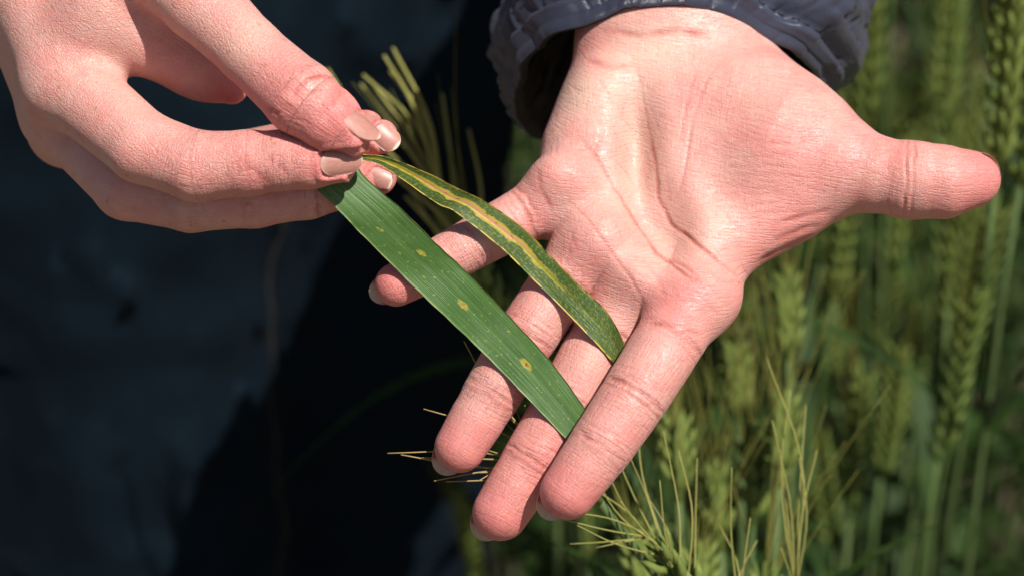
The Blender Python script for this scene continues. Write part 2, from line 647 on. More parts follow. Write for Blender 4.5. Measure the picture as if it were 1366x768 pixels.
def on_jeans(p):
    for _ in range(6):
        d = jeans_field(p)
        g = np.stack([jeans_field(p + np.eye(3)[k] * 2) - d for k in range(3)], 1) / 2
        p = p - d[:, None] * g / np.maximum((g * g).sum(1), .3)[:, None]
    return p
SEAM = fabric_material("seam_thread", (.010, .009, .007), (.018, .015, .010), .8, 500, .0002)
zz = np.linspace(300, 880, 60)
line = on_jeans(np.stack([-98 + 1.5 * np.sin(zz / 70), np.full(60, 325.), zz], 1))
a, b = tube(line * .001, .0012, 6)
build("leg_seam", a, b, SEAM, jeans)

# the jacket body and its sleeves, above the picture
L_ELBOW = np.array([150., 320, 1150])
L_WRIST = np.array([62., 116, 1068])
R_WRIST = W(-55, -205, -45) * 1000
R_ELBOW = np.array([-320., 270, 1160])
def jacket_field(p):
    body = smin(seg(p, np.array([-165., 390, 1060]), np.array([-95., 455, 1060]), 122, 122),
                seg(p, np.array([-190., 380, 1330]), np.array([-70., 490, 1330]), 118, 118), 60)
    body = smin(body, seg(p, np.array([-265., 310, 1400]), np.array([-5., 565, 1400]), 66, 66), 40)
    arm_l = smin(seg(p, L_WRIST + (L_ELBOW - L_WRIST) * .16, L_ELBOW, 46, 58), seg(p, L_ELBOW, np.array([-5., 565, 1400]), 58, 68), 12)
    arm_r = smin(seg(p, R_WRIST + (R_ELBOW - R_WRIST) * .24, R_ELBOW, 44, 58), seg(p, R_ELBOW, np.array([-265., 310, 1400]), 58, 68), 12)
    d = smin(smin(body, arm_l, 25), arm_r, 25)
    quilt = np.abs(((p[:, 2] / 46) % 1) - .5) * 2
    return d + 4 * vnoise(p, 1 / 30, 11) + 2 * vnoise(p, 1 / 12, 12) + 3.5 * sstep(.8, 1, quilt)
v, q = surface(jacket_field, (-440, 60, 900), (260, 720, 1500), 10, 2)
jacket = build("jacket", v * .001, q, JACKET, person)

def sleeve_end(loop, axis, up_len, parent, grow, seed, stitch=True):
    """the loose end of a sleeve: lining, rolled hem, stitched channel, crumpled outer cloth"""
    nu = 420
    ring = smooth_path(loop, nu, closed=True)
    cen = ring.mean(0)
    axis = axis / np.linalg.norm(axis)
    prof = []                                   # (along the sleeve, outward offset)
    for a in np.linspace(85, 6, 26):
        prof.append((a, -2.2, 0))
    for k in range(9):
        an = math.pi * k / 8
        prof.append((3.4 - 3.8 * math.sin(an), -2.2 + 2.2 * (1 - math.cos(an)), 1))
    for a in np.linspace(4.0, up_len, 90):
        ch = 0
        puff = 2.8 * math.sin(min(1, a / 8.5) * math.pi) if a < 8.5 else 6.5 * (1 - math.exp(-(a - 8.5) / 4.0)) + 1.5 * math.sin((a - 8.5) / 8)
        prof.append((a, 2.2 + puff, 2))
    npf = len(prof)
    A = np.array([x[0] for x in prof])
    O = np.array([x[1] for x in prof])
    out = ring - cen
    out = out - (out @ axis)[:, None] * axis
    rad = np.linalg.norm(out, axis=1, keepdims=True)
    out /= rad
    tang = np.roll(ring, -1, 0) - np.roll(ring, 1, 0)
    arc = np.cumsum(np.linalg.norm(np.diff(ring, axis=0, append=ring[:1]), axis=1))
    v = np.zeros((nu, npf, 3))
    for j in range(npf):
        v[:, j] = ring + axis * A[j] + out * O[j] + out * grow * A[j]
    pos = v.reshape(-1, 3)
    # crumples: gathers square to the hem, slanting creases higher up
    U = np.repeat(np.arange(nu) / nu * 2 * math.pi, npf)
    AA = np.tile(A, nu)
    cyl = np.stack([np.cos(U) * 3, np.sin(U) * 3, AA * .03], 1)
    gather = vnoise(cyl * np.array([1, 1, .5]), 2.4, seed) * .55 + vnoise(cyl * np.array([1, 1, 1.2]), 1.3, seed + 1) * 2.0
    rid = 1 - np.abs(vnoise(cyl * np.array([1, 1, 2.0]), 1.7, seed + 2)) * 3
    slant = vnoise(np.stack([np.cos(U + AA * .03) * 3, np.sin(U + AA * .03) * 3, AA * .06], 1), 1.6, seed + 3)
    amp = np.where(AA < 5, .45, 1.0)
    crk = np.maximum(0, 1 - np.abs(vnoise(np.stack([np.cos(U) * 3, np.sin(U) * 3, AA * .09], 1), 2.6, seed + 6)) * 5)
    disp = (gather * 1.1 + np.maximum(rid, 0) * 1.3 + slant * 2.4 * sstep(6, 14, AA) - crk * 1.2) * amp
    disp = disp + 2.6 * vnoise(pos, 1 / 19., seed + 4) * sstep(9, 20, AA)
    pos = pos + np.repeat(out, npf, 0) * disp[:, None]
    f = grid_faces(nu, npf, wrap_u=True)
    n_in = 30
    fi = [x for x in f if (x[0] % npf) < n_in]
    fo = [x for x in f if (x[0] % npf) >= n_in]
    wv = to_world(pos)
    def sub(fs):
        ids = sorted({i for x in fs for i in x})
        mp = {a: b for b, a in enumerate(ids)}
        return wv[ids], [tuple(mp[i] for i in x) for x in fs]
    a, b = sub(fo)
    cuff = build("sleeve_cuff", a, [x[::-1] for x in b], JACKET, parent)
    a, b = sub(fi)
    build("cuff_lining", a, [x[::-1] for x in b], LINING, parent)
    # stitches sunk in the channel above the hem
    if stitch:
        jj = min(range(npf), key=lambda j: abs(A[j] - 8.5) + (9 if O[j] < 2 else 0))
        pth = pos.reshape(nu, npf, 3)[:, jj] + out * .35
        sv, sf = [], []
        i = 0
        while i < nu - 6:
            a, b = tube(smooth_path(pth[i:i + 4], 4), [.2, .42, .42, .2], 5)
            sf += [tuple(k + len(sv) for k in x) for x in b]
            sv += list(a)
            i += 6
        st = build("stitch_row", to_world(np.array(sv)), sf, THREAD, parent)
        st["kind"] = "stuff"
    return cuff

loop_l = [P(688, 108, -52), P(694, 154, -62), P(724, 184, -72), P(800, 172, -84), P(900, 160, -92), P(1010, 160, -92), P(1090, 130, -74),
          P(1072, 80, -46), P(1012, 48, -32), P(955, 16, -25), P(900, 8, -23), P(835, 12, -24), P(776, 34, -29), P(716, 62, -40)]
wrist_c = np.mean([x for x in loop_l], 0)
elbow_l = (L_ELBOW * .001 - CENTRE) @ ROT * 1000
ax_l = np.array([.26, .78, -.52])
sleeve_end(loop_l, ax_l, 105, jacket, .06, 21)

# ------------------------------------------------------------------ hands
def chain(js):
    """joints given as (px, py, z, radius mm)"""
    return [(P(a, b, c), r) for a, b, c, r in js]

class Hand:
    def __init__(self, palm, fingers, k_palm, pads, grooves, creases, nails, mid, carve=(), pal_dir=(0, 0, 1.)):
        self.palm, self.k = palm, k_palm
        self.fingers = fingers
        self.pads, self.grooves, self.creases, self.nails, self.mid, self.carve = pads, grooves, creases, nails, mid, carve
        self.seam = 1.0

    def finger_d(self, p, f):
        ch = f["chain"]
        d = None
        for (a, ra), (b, rb) in zip(ch[:-1], ch[1:]):
            s = seg(p, a, b, ra, rb)
            d = s if d is None else smin(d, s, 1.5)
        for a, b, ra, rb in f.get("flesh", ()):
            d = smin(d, seg(p, a, b, ra, rb), 2.5)
        return d

    def raw(self, p):
        d = None
        for a, b, ra, rb in self.palm:
            s = seg(p, a, b, ra, rb)
            d = s if d is None else smin(d, s, self.k)
        for c, r3, kk in self.pads:
            d = smin(d, ellipsoid(p, c, *r3), kk)
        for c, r3, kk in self.carve:
            d = -smin(-d, ellipsoid(p, c, *r3), kk)
        palm = d
        tot = None
        for f in self.fingers:
            fd = smin(palm, self.finger_d(p, f), f.get("k", 5)) if f.get("joined", True) else self.finger_d(p, f)
            tot = fd if tot is None else np.minimum(tot, fd)
        return tot

    def marks(self, p):
        """depth of every crease at p (mm), and how red it is"""
        depth = np.zeros(len(p))
        front = self.mid(p)
        vn = vnoise(p, .45, 31)
        vb = vnoise(p, .22, 32)
        for pts, dep, wid in self.grooves:
            m = wid * 3
            sel = np.nonzero((p[:, :2] > pts.min(0) - m).all(1) & (p[:, :2] < pts.max(0) + m).all(1))[0]
            if not len(sel):
                continue
            d, al = poly_dist(p[sel, :2] + (.15 * vn[sel])[:, None], pts)
            fade = np.minimum(1, np.minimum(al, 1 - al) * 5)
            depth[sel] += dep * np.exp(-(d / wid) ** 2) * (.15 + .85 * fade) * front[sel] * (.75 + .5 * vb[sel])
        for f in self.fingers:
            ch = f["chain"]
            for ji, dep, wid, n in f.get("creases", ()):
                i = int(ji)
                i = min(i, len(ch) - 2)
                t = ji - i
                c = ch[i][0] * (1 - t) + ch[i + 1][0] * t
                ax = ch[i + 1][0] - ch[i][0]
                ax = ax / np.linalg.norm(ax)
                r = ch[i][1] * (1 - t) + ch[i + 1][1] * t
                rel = p - c
                s = rel @ ax
                perp = rel - s[:, None] * ax
                rr = np.linalg.norm(perp, axis=1)
                side = (perp @ f["pal"]) / np.maximum(rr, 1e-6)
                near = sstep(r + 4, r + 1, rr) * sstep(-.1, .75, side)
                wav = .55 * vnoise(p, .3, int(ji * 10) + 40) + .3 * vn
                for k in range(n):
                    s0 = (k - (n - 1) / 2) * 2.0
                    # creases bow a little away from the tip at their middle
                    depth += dep * (1 if k % 2 == 0 else .7) * np.clip(.7 + .9 * vnoise(p, .26, int(ji * 10) + k * 7), 0, 1.3) * np.exp(-((s - s0 - wav + .12 * (perp * perp).sum(1) / r - .1 * r) / wid) ** 2) * near
        return depth

    def nail_dent(self, p):
        d = np.zeros(len(p))
        for nl in self.nails:
            rel = p - nl["c"]
            s = rel @ nl["a"]
            h = rel @ nl["n"]
            b = rel @ nl["b"]
            x = (s - nl["s0"]) / (nl["s1"] - nl["s0"])
            hw = nl["w"] * np.clip(1 - np.clip((.25 - x) / .45, 0, 1) ** 2, 0, 1) ** .5
            m = sstep(-.06, .06, x) * sstep(hw + .5, hw - .3, np.abs(b)) * sstep(0, 1.5, h)
            d += m * nl.get('bed', .7)
            # swollen fold round the root of the nail
            ring = (nl.get('bed', .7) > .1) * sstep(hw + 2.4, hw + .7, np.abs(b)) * sstep(-.30, -.04, x) * sstep(1.0, .75, x) * sstep(0, 1.5, h) * (1 - m)
            d -= ring * .38
        return d

    def field(self, p):
        return self.raw(p) + self.marks(p) + self.nail_dent(p)

    def attributes(self, v):
        flow = np.zeros((len(v), 3))
        best = np.full(len(v), 1e9)
        u = np.zeros(len(v))
        w = np.zeros(len(v))
        joint = np.zeros(len(v))
        grown = np.ones(len(v))
        tip = np.zeros(len(v))
        for fi, f in enumerate(self.fingers):
            ch = f["chain"]
            run = fi * 300.0
            js = f.get("joint_ids", ())
            for i in range(1, len(ch) - 1) if f.get("joined", True) else range(len(ch) - 1):
                a, b = ch[i][0], ch[i + 1][0]
                ba = b - a
                L = np.linalg.norm(ba)
                t = (v - a) @ ba / (L * L)
                tc = np.clip(t, 0, 1.6 if i == len(ch) - 2 else 1)
                if i == 1:
                    root = t * L
                d = np.linalg.norm(v - a - tc[:, None] * ba, axis=1) - (ch[i][1] + (ch[i + 1][1] - ch[i][1]) * np.clip(t, 0, 1))
                m = d < best
                best[m] = d[m]
                grown[m] = 0 if f.get("plain") else sstep(-1, 9, root)[m]
                ax = ba / L
                side = np.cross(ax, f["pal"])
                side /= np.linalg.norm(side)
                nrm = np.cross(side, ax)
                rel = v - a
                ang = np.arctan2(rel @ side, (rel @ nrm) * self.seam)
                u[m] = (run + tc * L)[m]
                w[m] = (ang * 8.0)[m]
                jj = np.full(len(v), .12)
                for k in js:
                    jj = np.maximum(jj, np.exp(-(((v - ch[k][0]) @ ax) / 5.0) ** 2))
                joint[m] = jj[m]
                run += L
            tp = ch[-1][0]
            dt = np.linalg.norm(v - tp, axis=1)
            tip = np.maximum(tip, .62 * sstep(16, 5, dt) + .38 * sstep(60, 22, dt))
        fing = sstep(3.5, .5, best) * grown
        pu = v @ self.flow_dir
        pw = v @ self.flow_side
        # on the palm the lines follow one main direction, on the fingers their own axes
        flow[:, 0] = u
        flow[:, 1] = w
        flow[:, 2] = joint
        palm_flow = np.stack([pu, pw, fing], 1)
        mk = spread(self.marks, v)
        tone = np.stack([np.clip(tip * .95 + self.redness(v) + 1.3 * np.clip(-spread(self.nail_dent, v), 0, 1) + .18 * vnoise(v, .16, 77), 0, 1), np.clip(self.paleness(v), 0, 1), np.clip(mk / .45, 0, 1)], 1)
        return {"mm": v, "flow": flow, "palm_flow": palm_flow, "tone": tone}

def xy(*pts):
    return np.array([P(a, b, c)[:2] for a, b, c in pts])

def spots(v, lst):
    r = np.zeros(len(v))
    for px, py, rad, k in lst:
        c = P(px, py, -6)[:2]
        r += k * np.exp(-(np.linalg.norm(v[:, :2] - c, axis=1) / (rad * .2)) ** 2)
    return r

def make_nail(c, a, n, s0, s1, w, r, bend=.018):
    a = np.asarray(a, float)
    a = a / np.linalg.norm(a)
    n = np.asarray(n, float)
    n = n - (n @ a) * a
    n /= np.linalg.norm(n)
    return dict(c=np.asarray(c, float), a=a, n=n, b=np.cross(n, a), s0=s0, s1=s1, w=w, r=r, bend=bend)

def nail_mesh(nl, free, square=.5):
    NS, NTT = 26, 17
    top, att = [], []
    for i in range(NS):
        x = i / (NS - 1)
        for j in range(NTT):
            t = -1 + 2 * j / (NTT - 1)
            # rounded root and softly squared tip
            root = (1 - math.sqrt(max(0, 1 - t * t))) * .36
            end = 1 - (1 - math.sqrt(max(0, 1 - .97 * t * t))) * square * .75
            xx = root + (end - root) * x
            s = nl["s0"] + (nl["s1"] - nl["s0"]) * xx
            b = nl["w"] * t * (.93 + .07 * math.sin(math.pi * min(1, xx)))
            R = nl["w"] * 1.22
            h = nl["r"] - (R - math.sqrt(max(.05, R * R - b * b))) * .82 - nl["bend"] * max(0, s + 2) ** 2
            top.append(nl["c"] + nl["a"] * s + nl["b"] * b + nl["n"] * h)
            fe = 1 - free * (1 - .55 * t * t) / (nl["s1"] - nl["s0"])
            att.append((xx, t, float(np.clip((xx - fe) / .035, 0, 1))))
    top = np.array(top)
    bot = top - nl["n"] * .45
    v = np.concatenate([top, bot])
    att = np.array(att + att)
    f = [tuple(x[::-1]) for x in grid_faces(NS, NTT)]
    k = NS * NTT
    f += [tuple(i + k for i in x[::-1]) for x in f]
    rim = [j for j in range(NTT)] + [i * NTT + NTT - 1 for i in range(1, NS)] + [(NS - 1) * NTT + j for j in range(NTT - 2, -1, -1)] + [i * NTT for i in range(NS - 2, 0, -1)]
    for i in range(len(rim)):
        a, b = rim[i], rim[(i + 1) % len(rim)]
        f.append((a, b, b + k, a + k))
    return v, f, att

# ---- the open hand: palm to the lens, fingers down, thumb out to the side
def flesh_of(ch, pal, spans, lift=1.0, grow=-.35):
    out = []
    for i, t0, t1 in spans:
        (a, ra), (b, rb) = ch[i], ch[i + 1]
        out.append((a + (b - a) * t0 + pal * lift, a + (b - a) * t1 + pal * lift, ra + (rb - ra) * t0 + grow, ra + (rb - ra) * t1 + grow))
    return out

pal = np.array([0, 0, 1.])
def finger(js, k, creases, joint_ids, spans, palv=pal, joined=True, lift=1.0):
    ch = chain(js)
    return dict(chain=ch, k=k, creases=creases, joint_ids=joint_ids, pal=palv / np.linalg.norm(palv), flesh=flesh_of(ch, palv, spans, lift), joined=joined)

std = [(1, .3, .75), (2, .3, .7), (3, .45, .95)]
index_l = finger([(930, 392, -6, 10.6), (896, 449, 4, 9.0), (843, 534, 10, 8.5), (797, 601, 13, 8.0), (757, 656, 14, 6.9)], 5,
                 [(1.05, .40, .55, 1), (1.15, .2, .4, 2), (2, .32, .5, 2), (1.93, .18, .35, 4), (3, .28, .45, 2), (2.9, .15, .35, 3)], (1, 2, 3), std)
middle_l = finger([(852, 372, -10, 10.4), (806, 445, -7, 8.4), (752, 546, -3, 8.2), (708, 619, -1, 7.9), (667, 684, 0, 7.1)], 5,
                  [(1.0, .40, .55, 1), (1.12, .2, .4, 2), (2, .32, .5, 2), (1.93, .18, .35, 4), (3, .28, .45, 2), (2.9, .15, .35, 4)], (1, 2, 3), std)
ring_l = finger([(792, 320, -12, 10.0), (750, 377, -9, 8.1), (699, 453, -5, 7.8), (654, 529, -3, 7.5), (613, 597, -2, 6.4)], 5,
                [(1.0, .40, .55, 1), (1.12, .2, .4, 2), (2, .32, .5, 2), (1.93, .18, .35, 4), (3, .28, .45, 2), (2.9, .15, .35, 4)], (1, 2, 3), std)
little_l = finger([(756, 256, -16, 9.3), (695, 289, -13, 7.2), (622, 330, -10, 6.5), (573, 357, -8, 6.1), (528, 380, -7, 5.4)], 6,
                  [(.95, .4, .6, 2), (1.1, .2, .4, 3), (2, .32, .5, 2), (1.9, .16, .35, 3), (3, .26, .45, 1)], (1, 2, 3), std)
thumb_l = finger([(1060, 205, -22, 17), (1122, 222, -15, 11.9), (1168, 233, -12, 9.9), (1212, 240, -9, 10.4), (1258, 243, -8, 9.3), (1300, 240, -8, 7.0)], 8,
                 [(3, .32, .5, 2), (2.8, .14, .35, 2)], (1, 3), [(1, .3, .8), (3, .5, .9), (4, .1, .6)], lift=1.2)

thumb_l['plain'] = True
palm_l = [
    (P(905, 40, -41), P(930, 392, -8), 15, 11),
    (P(885, 40, -41), P(852, 372, -12), 14.5, 10.6),
    (P(868, 45, -42), P(792, 320, -14), 14, 10.2),
    (P(852, 60, -42), P(758, 256, -18), 12.5, 9.6),
    (P(838, 72, -43), P(782, 195, -26), 12.0, 11.0),     # heel of the hand, little finger side
    (P(970, 118, -42), P(1060, 205, -26), 18, 19),        # ball of the thumb
    (P(935, 345, -12), P(1052, 272, -16), 9.5, 11),       # web to the thumb
    (P(885, 200, -31), P(1000, 250, -24), 12, 13),
    (P(845, 40, -42), P(940, 40, -42), 14.5, 15.5),           # wrist
    (P(880, 40, -46), P(955, -190, -130), 19, 23),
    (P(925, 40, -46), P(985, -190, -130), 18, 23),
]
pads_l = [
    (P(748, 238, -10), (8, 7, 7), 5),
    (P(800, 322, -5), (8.5, 7.5, 7), 6),
    (P(862, 372, -2), (8, 7, 7), 6),
    (P(932, 398, 0), (9.5, 8, 7.5), 5),
    (P(798, 150, -26), (8, 13, 9), 6),
    (P(1000, 165, -20), (15, 17, 9), 10),
    (P(1040, 220, -15), (13, 12, 9), 10),
]
carve_l = [(P(852, 180, -7), (5.5, 17, 12.5), 5), (P(876, 290, 0), (8, 12, 10), 7)]
grooves_l = [
    (xy((846, 88, -25), (856, 130, -25), (864, 175, -22), (870, 215, -20)), .22, .45),
    (xy((868, 190, -20), (872, 225, -20), (876, 265, -18), (894, 300, -14), (926, 326, -10), (958, 352, -8), (980, 368, -8)), .62, .55),
    (xy((770, 184, -18), (790, 205, -16), (810, 236, -14), (841, 287, -12), (874, 338, -8), (908, 366, -6), (945, 386, -4)), .5, .5),
    (xy((757, 268, -10), (782, 292, -8), (815, 338, -6), (842, 376, -4), (860, 410, -2)), .26, .45),
    (xy((968, 74, -22), (940, 112, -18), (924, 160, -14), (917, 200, -14), (910, 240, -14), (900, 268, -14)), .24, .45),
    (xy((925, 100, -22), (912, 150, -20), (905, 190, -18)), .25, .6),
    (xy((1010, 352, -10), (1034, 340, -10), (1066, 326, -10), (1100, 312, -10)), 1.1, 1.0),
    (xy((1030, 322, -8), (1066, 308, -8), (1095, 300, -8)), .45, .8),
    (xy((1036, 300, -6), (1080, 286, -6), (1110, 280, -6)), .35, .8),
    (xy((862, 434, 0), (880, 430, 2), (905, 434, 3), (938, 450, 2)), .5, .8),
    (xy((778, 84, -30), (810, 92, -28), (840, 92, -28)), .4, 1.0),
    (xy((800, 44, -35), (850, 52, -30), (900, 46, -30), (950, 52, -30)), .5, 1.0),
    (xy((716, 228, -10), (722, 256, -8), (736, 282, -8)), .4, .7),
    (xy((880, 345, -4), (905, 352, -4), (930, 372, -2)), .25, .6),
    (xy((862, 352, -4), (878, 378, -4), (884, 400, -2)), .2, .6),
    (xy((790, 205, -14), (800, 190, -14), (805, 170, -14)), .2, .6),
]
for k in range(16):            # fine wrinkles fanning over the ball of the thumb
    y0 = 118 + k * 13 + rnd.uniform(-4, 4)
    x0 = 955 + rnd.uniform(-12, 25)
    sl = .30 - k * .032
    L = rnd.uniform(60, 130)
    grooves_l.append((xy(*[(x0 + L * t, y0 + L * t * sl + 3 * math.sin(k + 5 * t), -6) for t in (0, .35, .7, 1)]), rnd.uniform(.07, .16), rnd.uniform(.35, .5)))
for k in range(90):           # short fine lines all over the palm
    x0, y0 = rnd.uniform(740, 1010), rnd.uniform(90, 420)
    an = math.radians(rnd.gauss(55 if x0 < 890 else 15, 30))
    L = rnd.uniform(14, 55)
    grooves_l.append((xy(*[(x0 + L * t * math.cos(an), y0 + L * t * math.sin(an) + 2.5 * math.sin(k + 4 * t), -8) for t in (0, .5, 1)]), rnd.uniform(.05, .14), rnd.uniform(.3, .45)))

def mid_l(p):
    plane = -12 - sstep(10, 75, p[:, 1]) * 26
    return sstep(-4, 3, p[:, 2] - plane)

def tip_nail(f, n, w, free, r_scale=1.0, s0=-7.0, past=1.7, bend=.018, turn=0):
    ch = f["chain"]
    a = ch[-1][0] - ch[-2][0]
    r = ch[-1][1]
    return make_nail(ch[-1][0], a, n, s0, r + past, w, r * r_scale, bend)

back = np.array([-.40, -.10, -1.0])
nails_l = [tip_nail(f, back, w, 2.0, 1.0, -6.5, past, .020) for f, w, past in
           ((index_l, 5.0, 2.3), (middle_l, 5.3, 1.9), (ring_l, 5.0, 2.3), (little_l, 4.2, 2.1))]
for nl in nails_l:
    nl['bed'] = 0.0
nails_l.append(tip_nail(thumb_l, np.array([.1, .3, -1.]), 6.6, 2.0, 1.0, -8, 1.0, .020))

hand_l = Hand(palm_l, [index_l, middle_l, ring_l, little_l, thumb_l], 8, pads_l, grooves_l, (), nails_l, mid_l, carve_l)
fd = np.array([math.cos(math.radians(-8)), math.sin(math.radians(-8)), 0])
hand_l.flow_dir = fd
hand_l.flow_side = np.array([-fd[1], fd[0], .35])
hand_l.redness = lambda v: spots(v, [(735, 235, 38, .35), (930, 395, 55, .45), (1040, 255, 70, .35), (790, 330, 40, .25), (870, 390, 40, .25), (800, 60, 40, .5), (720, 300, 25, .5), (940, 130, 45, .3), (1010, 330, 50, .5), (1060, 180, 60, .35), (905, 420, 40, .4), (770, 380, 35, .3)])
hand_l.paleness = lambda v: spots(v, [(775, 120, 35, .9), (860, 235, 40, .5), (900, 320, 45, .4), (990, 130, 35, .35), (960, 290, 45, .4), (790, 475, 26, .6), (740, 400, 24, .4), (820, 270, 30, .3), (850, 60, 40, .7), (640, 310, 22, .25), (860, 180, 35, .6), (830, 130, 45, .4), (900, 60, 50, .5), (640, 320, 25, .4)])

def build_hand(hand, mat, label, lo, hi, h, frees):
    v, q = surface(hand.raw, lo, hi, h, 3, lambda p: hand.marks(p) + hand.nail_dent(p))
    at = hand.attributes(v)
    o = build("hand", to_world(v), q, mat, person, attrs=at)
    o["label"] = label
    for nl, free in zip(hand.nails, frees):
        nv, nf, na = nail_mesh(nl, free)
        build("fingernail", to_world(nv), nf, NAIL, o, attrs={"nail": na})
    return o

build_hand(hand_l, SKIN, "open left hand, palm up, with two leaves laid across its fingers", (-46, -74, -105), (146, 108, 34), .45, [4.0, 4.0, 4.0, 3.6, 1.6])

# ---- the pinching hand: thumb over forefinger, the other fingers behind
thumb_r = finger([(160, -110, -4, 13), (268, 4, 6, 10.2), (333, 68, 12, 8.7), (402, 131, 18, 9.7), (438, 160, 19, 8.2), (472, 184, 19, 5.5)], 7,
                 [], (3,), [], palv=np.array([-.4, -.6, -.5]))
index_r = finger([(90, 112, -12, 11), (190, 196, 6, 9.6), (262, 222, 10, 9.2), (330, 218, 12, 8.5), (376, 214, 13, 7.7), (412, 215, 14, 7.2), (449, 213, 14, 6.2)], 5,
                 [], (2, 4), [], palv=np.array([0, .6, -.6]))
middle_r = finger([(84, 150, -26, 11), (170, 248, -8, 9.2), (255, 266, -4, 8.7), (340, 262, -3, 8.3), (410, 254, -4, 7.6), (460, 245, -5, 6.6), (504, 236, -6, 5.1)], 5,
                  [], (2, 4), [], palv=np.array([0, .6, -.6]))
ring_r = finger([(90, 170, -42, 10), (250, 238, -34, 8.5), (400, 200, -16, 7.2), (470, 184, -6, 6.0), (508, 181, -4, 5.0)], 5,
                [], (2,), [], palv=np.array([-.3, .3, -.8]))
little_r = finger([(100, 170, -54, 9), (250, 228, -50, 8), (400, 190, -28, 6.5), (462, 174, -15, 5.4), (488, 172, -12, 4.7)], 5,
                  [], (2,), [], palv=np.array([-.3, .3, -.8]))
palm_r = [
    (P(-10, -190, -30), P(90, 112, -14), 16, 11.5),
    (P(-25, -190, -36), P(84, 150, -28), 16, 11.5),
    (P(-30, -190, -42), P(90, 170, -44), 15, 11),
    (P(-30, -190, -46), P(100, 170, -56), 14, 10),
    (P(20, -185, -28), P(160, -110, -6), 15, 13.5),
    (P(160, -110, -6), P(90, 112, -16), 11, 10),        # web between thumb and forefinger
    (P(150, 20, -12), P(270, 90, -14), 14, 8),
    (P(270, 90, -14), P(312, 120, -16), 7, 3.6),
    (P(-20, -190, -38), P(-90, -420, -110), 20, 25),
]
grooves_r = [
    (xy((448, 108, 15), (430, 104, 20), (412, 108, 22), (398, 122, 24), (390, 134, 24)), .8, .5),
    (xy((420, 88, 20), (396, 92, 24), (384, 110, 24), (378, 130, 22)), .2, .5),
    (xy((440, 122, 20), (424, 124, 22), (412, 132, 22)), .2, .45),
    (xy((430, 98, 20), (410, 98, 24), (395, 108, 24)), .18, .4),
    (xy((362, 148, 16), (372, 154, 18), (374, 164, 16)), .35, .7),
    (xy((372, 228, 18), (378, 222, 18), (384, 236, 18)), .35, .7),
    (xy((330, 222, 18), (352, 238, 18), (366, 246, 18)), .25, .8),
    (xy((427, 270, 2), (423, 280, 2), (427, 288, 2)), .5, .7),
    (xy((322, 266, 2), (328, 280, 2), (324, 294, 2)), .35, .6),
    (xy((334, 266, 2), (340, 280, 2), (336, 294, 2)), .25, .6),
]
for k in range(20):              # small upright wrinkles over the forefinger's joints, and at the thumb's crook
    x0 = rnd.uniform(302, 368)
    y0 = rnd.uniform(196, 236)
    grooves_r.append((xy((x0, y0, 18), (x0 + rnd.uniform(-3, 5), y0 + 9, 18), (x0 + rnd.uniform(-4, 6), y0 + rnd.uniform(14, 24), 18)), rnd.uniform(.08, .2), rnd.uniform(.45, .7)))
for k in range(10):
    x0, y0 = 366 + rnd.uniform(0, 20), 146 + k * 2.4
    grooves_r.append((xy((x0, y0, 16), (x0 + 16, y0 - 3, 20), (x0 + 34, y0 + rnd.uniform(0, 8), 20)), .14, .45))

def mid_r(p):
    return sstep(0, 5, p[:, 2] - np.where(p[:, 1] > 26.5, 6, -8))

def chain_axis(f):
    a = f["chain"][-1][0] - f["chain"][-2][0]
    return a / np.linalg.norm(a)

nails_r = [
    make_nail(P(466, 180, 19), P(500, 204, 18) - P(452, 168, 20), (.55, .60, .58), -8.6, 6.6, 4.2, 6.1, .012),
    make_nail(P(449, 213, 14), (1, .16, -.13), (.10, -.20, 1), -4.8, 6.5, 3.7, 6.25, .022),
    make_nail(P(504, 236, -6), P(525, 246, -5) - P(500, 233, -6), (.30, -.25, 1), -1.5, 5.3, 2.9, 4.95, .024),
    make_nail(P(508, 181, -4), P(532, 200, -3) - P(505, 178, -4), (.35, -.10, 1), -1.5, 6.3, 3.2, 4.75, .024),
    make_nail(P(488, 172, -12), P(520, 180, -10) - P(480, 170, -12), (.3, .4, .8), -4, 4.6, 2.9, 4.5, .024),
]
hand_r = Hand(palm_r, [thumb_r, index_r, middle_r, ring_r, little_r], 8, [], grooves_r, (), nails_r, mid_r)
fd = np.array([math.cos(math.radians(-35)), math.sin(math.radians(-35)), 0])
hand_r.seam = -1.0          # texture seam on the hidden side
hand_r.flow_dir = fd
hand_r.flow_side = np.array([-fd[1], fd[0], .35])
hand_r.redness = lambda v: spots(v, [(310, 125, 30, .9), (380, 100, 36, .35), (360, 205, 40, .3), (430, 190, 30, .35), (310, 20, 26, .3), (400, 165, 30, .3)]) 
hand_r.paleness = lambda v: spots(v, [(350, 55, 34, .4), (330, 90, 30, .4)])
build_hand(hand_r, SKIN_BACK, "right hand pinching the leaf ends between thumb and forefinger", (-178, 5, -82), (-22, 140, 40), .42, [.8, .55, .7, .9, .6])

loop_r = []
axr = np.array([-.28, .80, -.45])
axr /= np.linalg.norm(axr)
cr = P(-32, -215, -42)
e1 = np.cross(axr, [0, 0, 1.])
e1 /= np.linalg.norm(e1)
e2 = np.cross(axr, e1)
for k in range(12):
    an = 2 * math.pi * k / 12
    loop_r.append(cr + 34 * math.cos(an) * e1 + 29 * math.sin(an) * e2)
sleeve_end(loop_r, axr, 90, jacket, .06, 51)

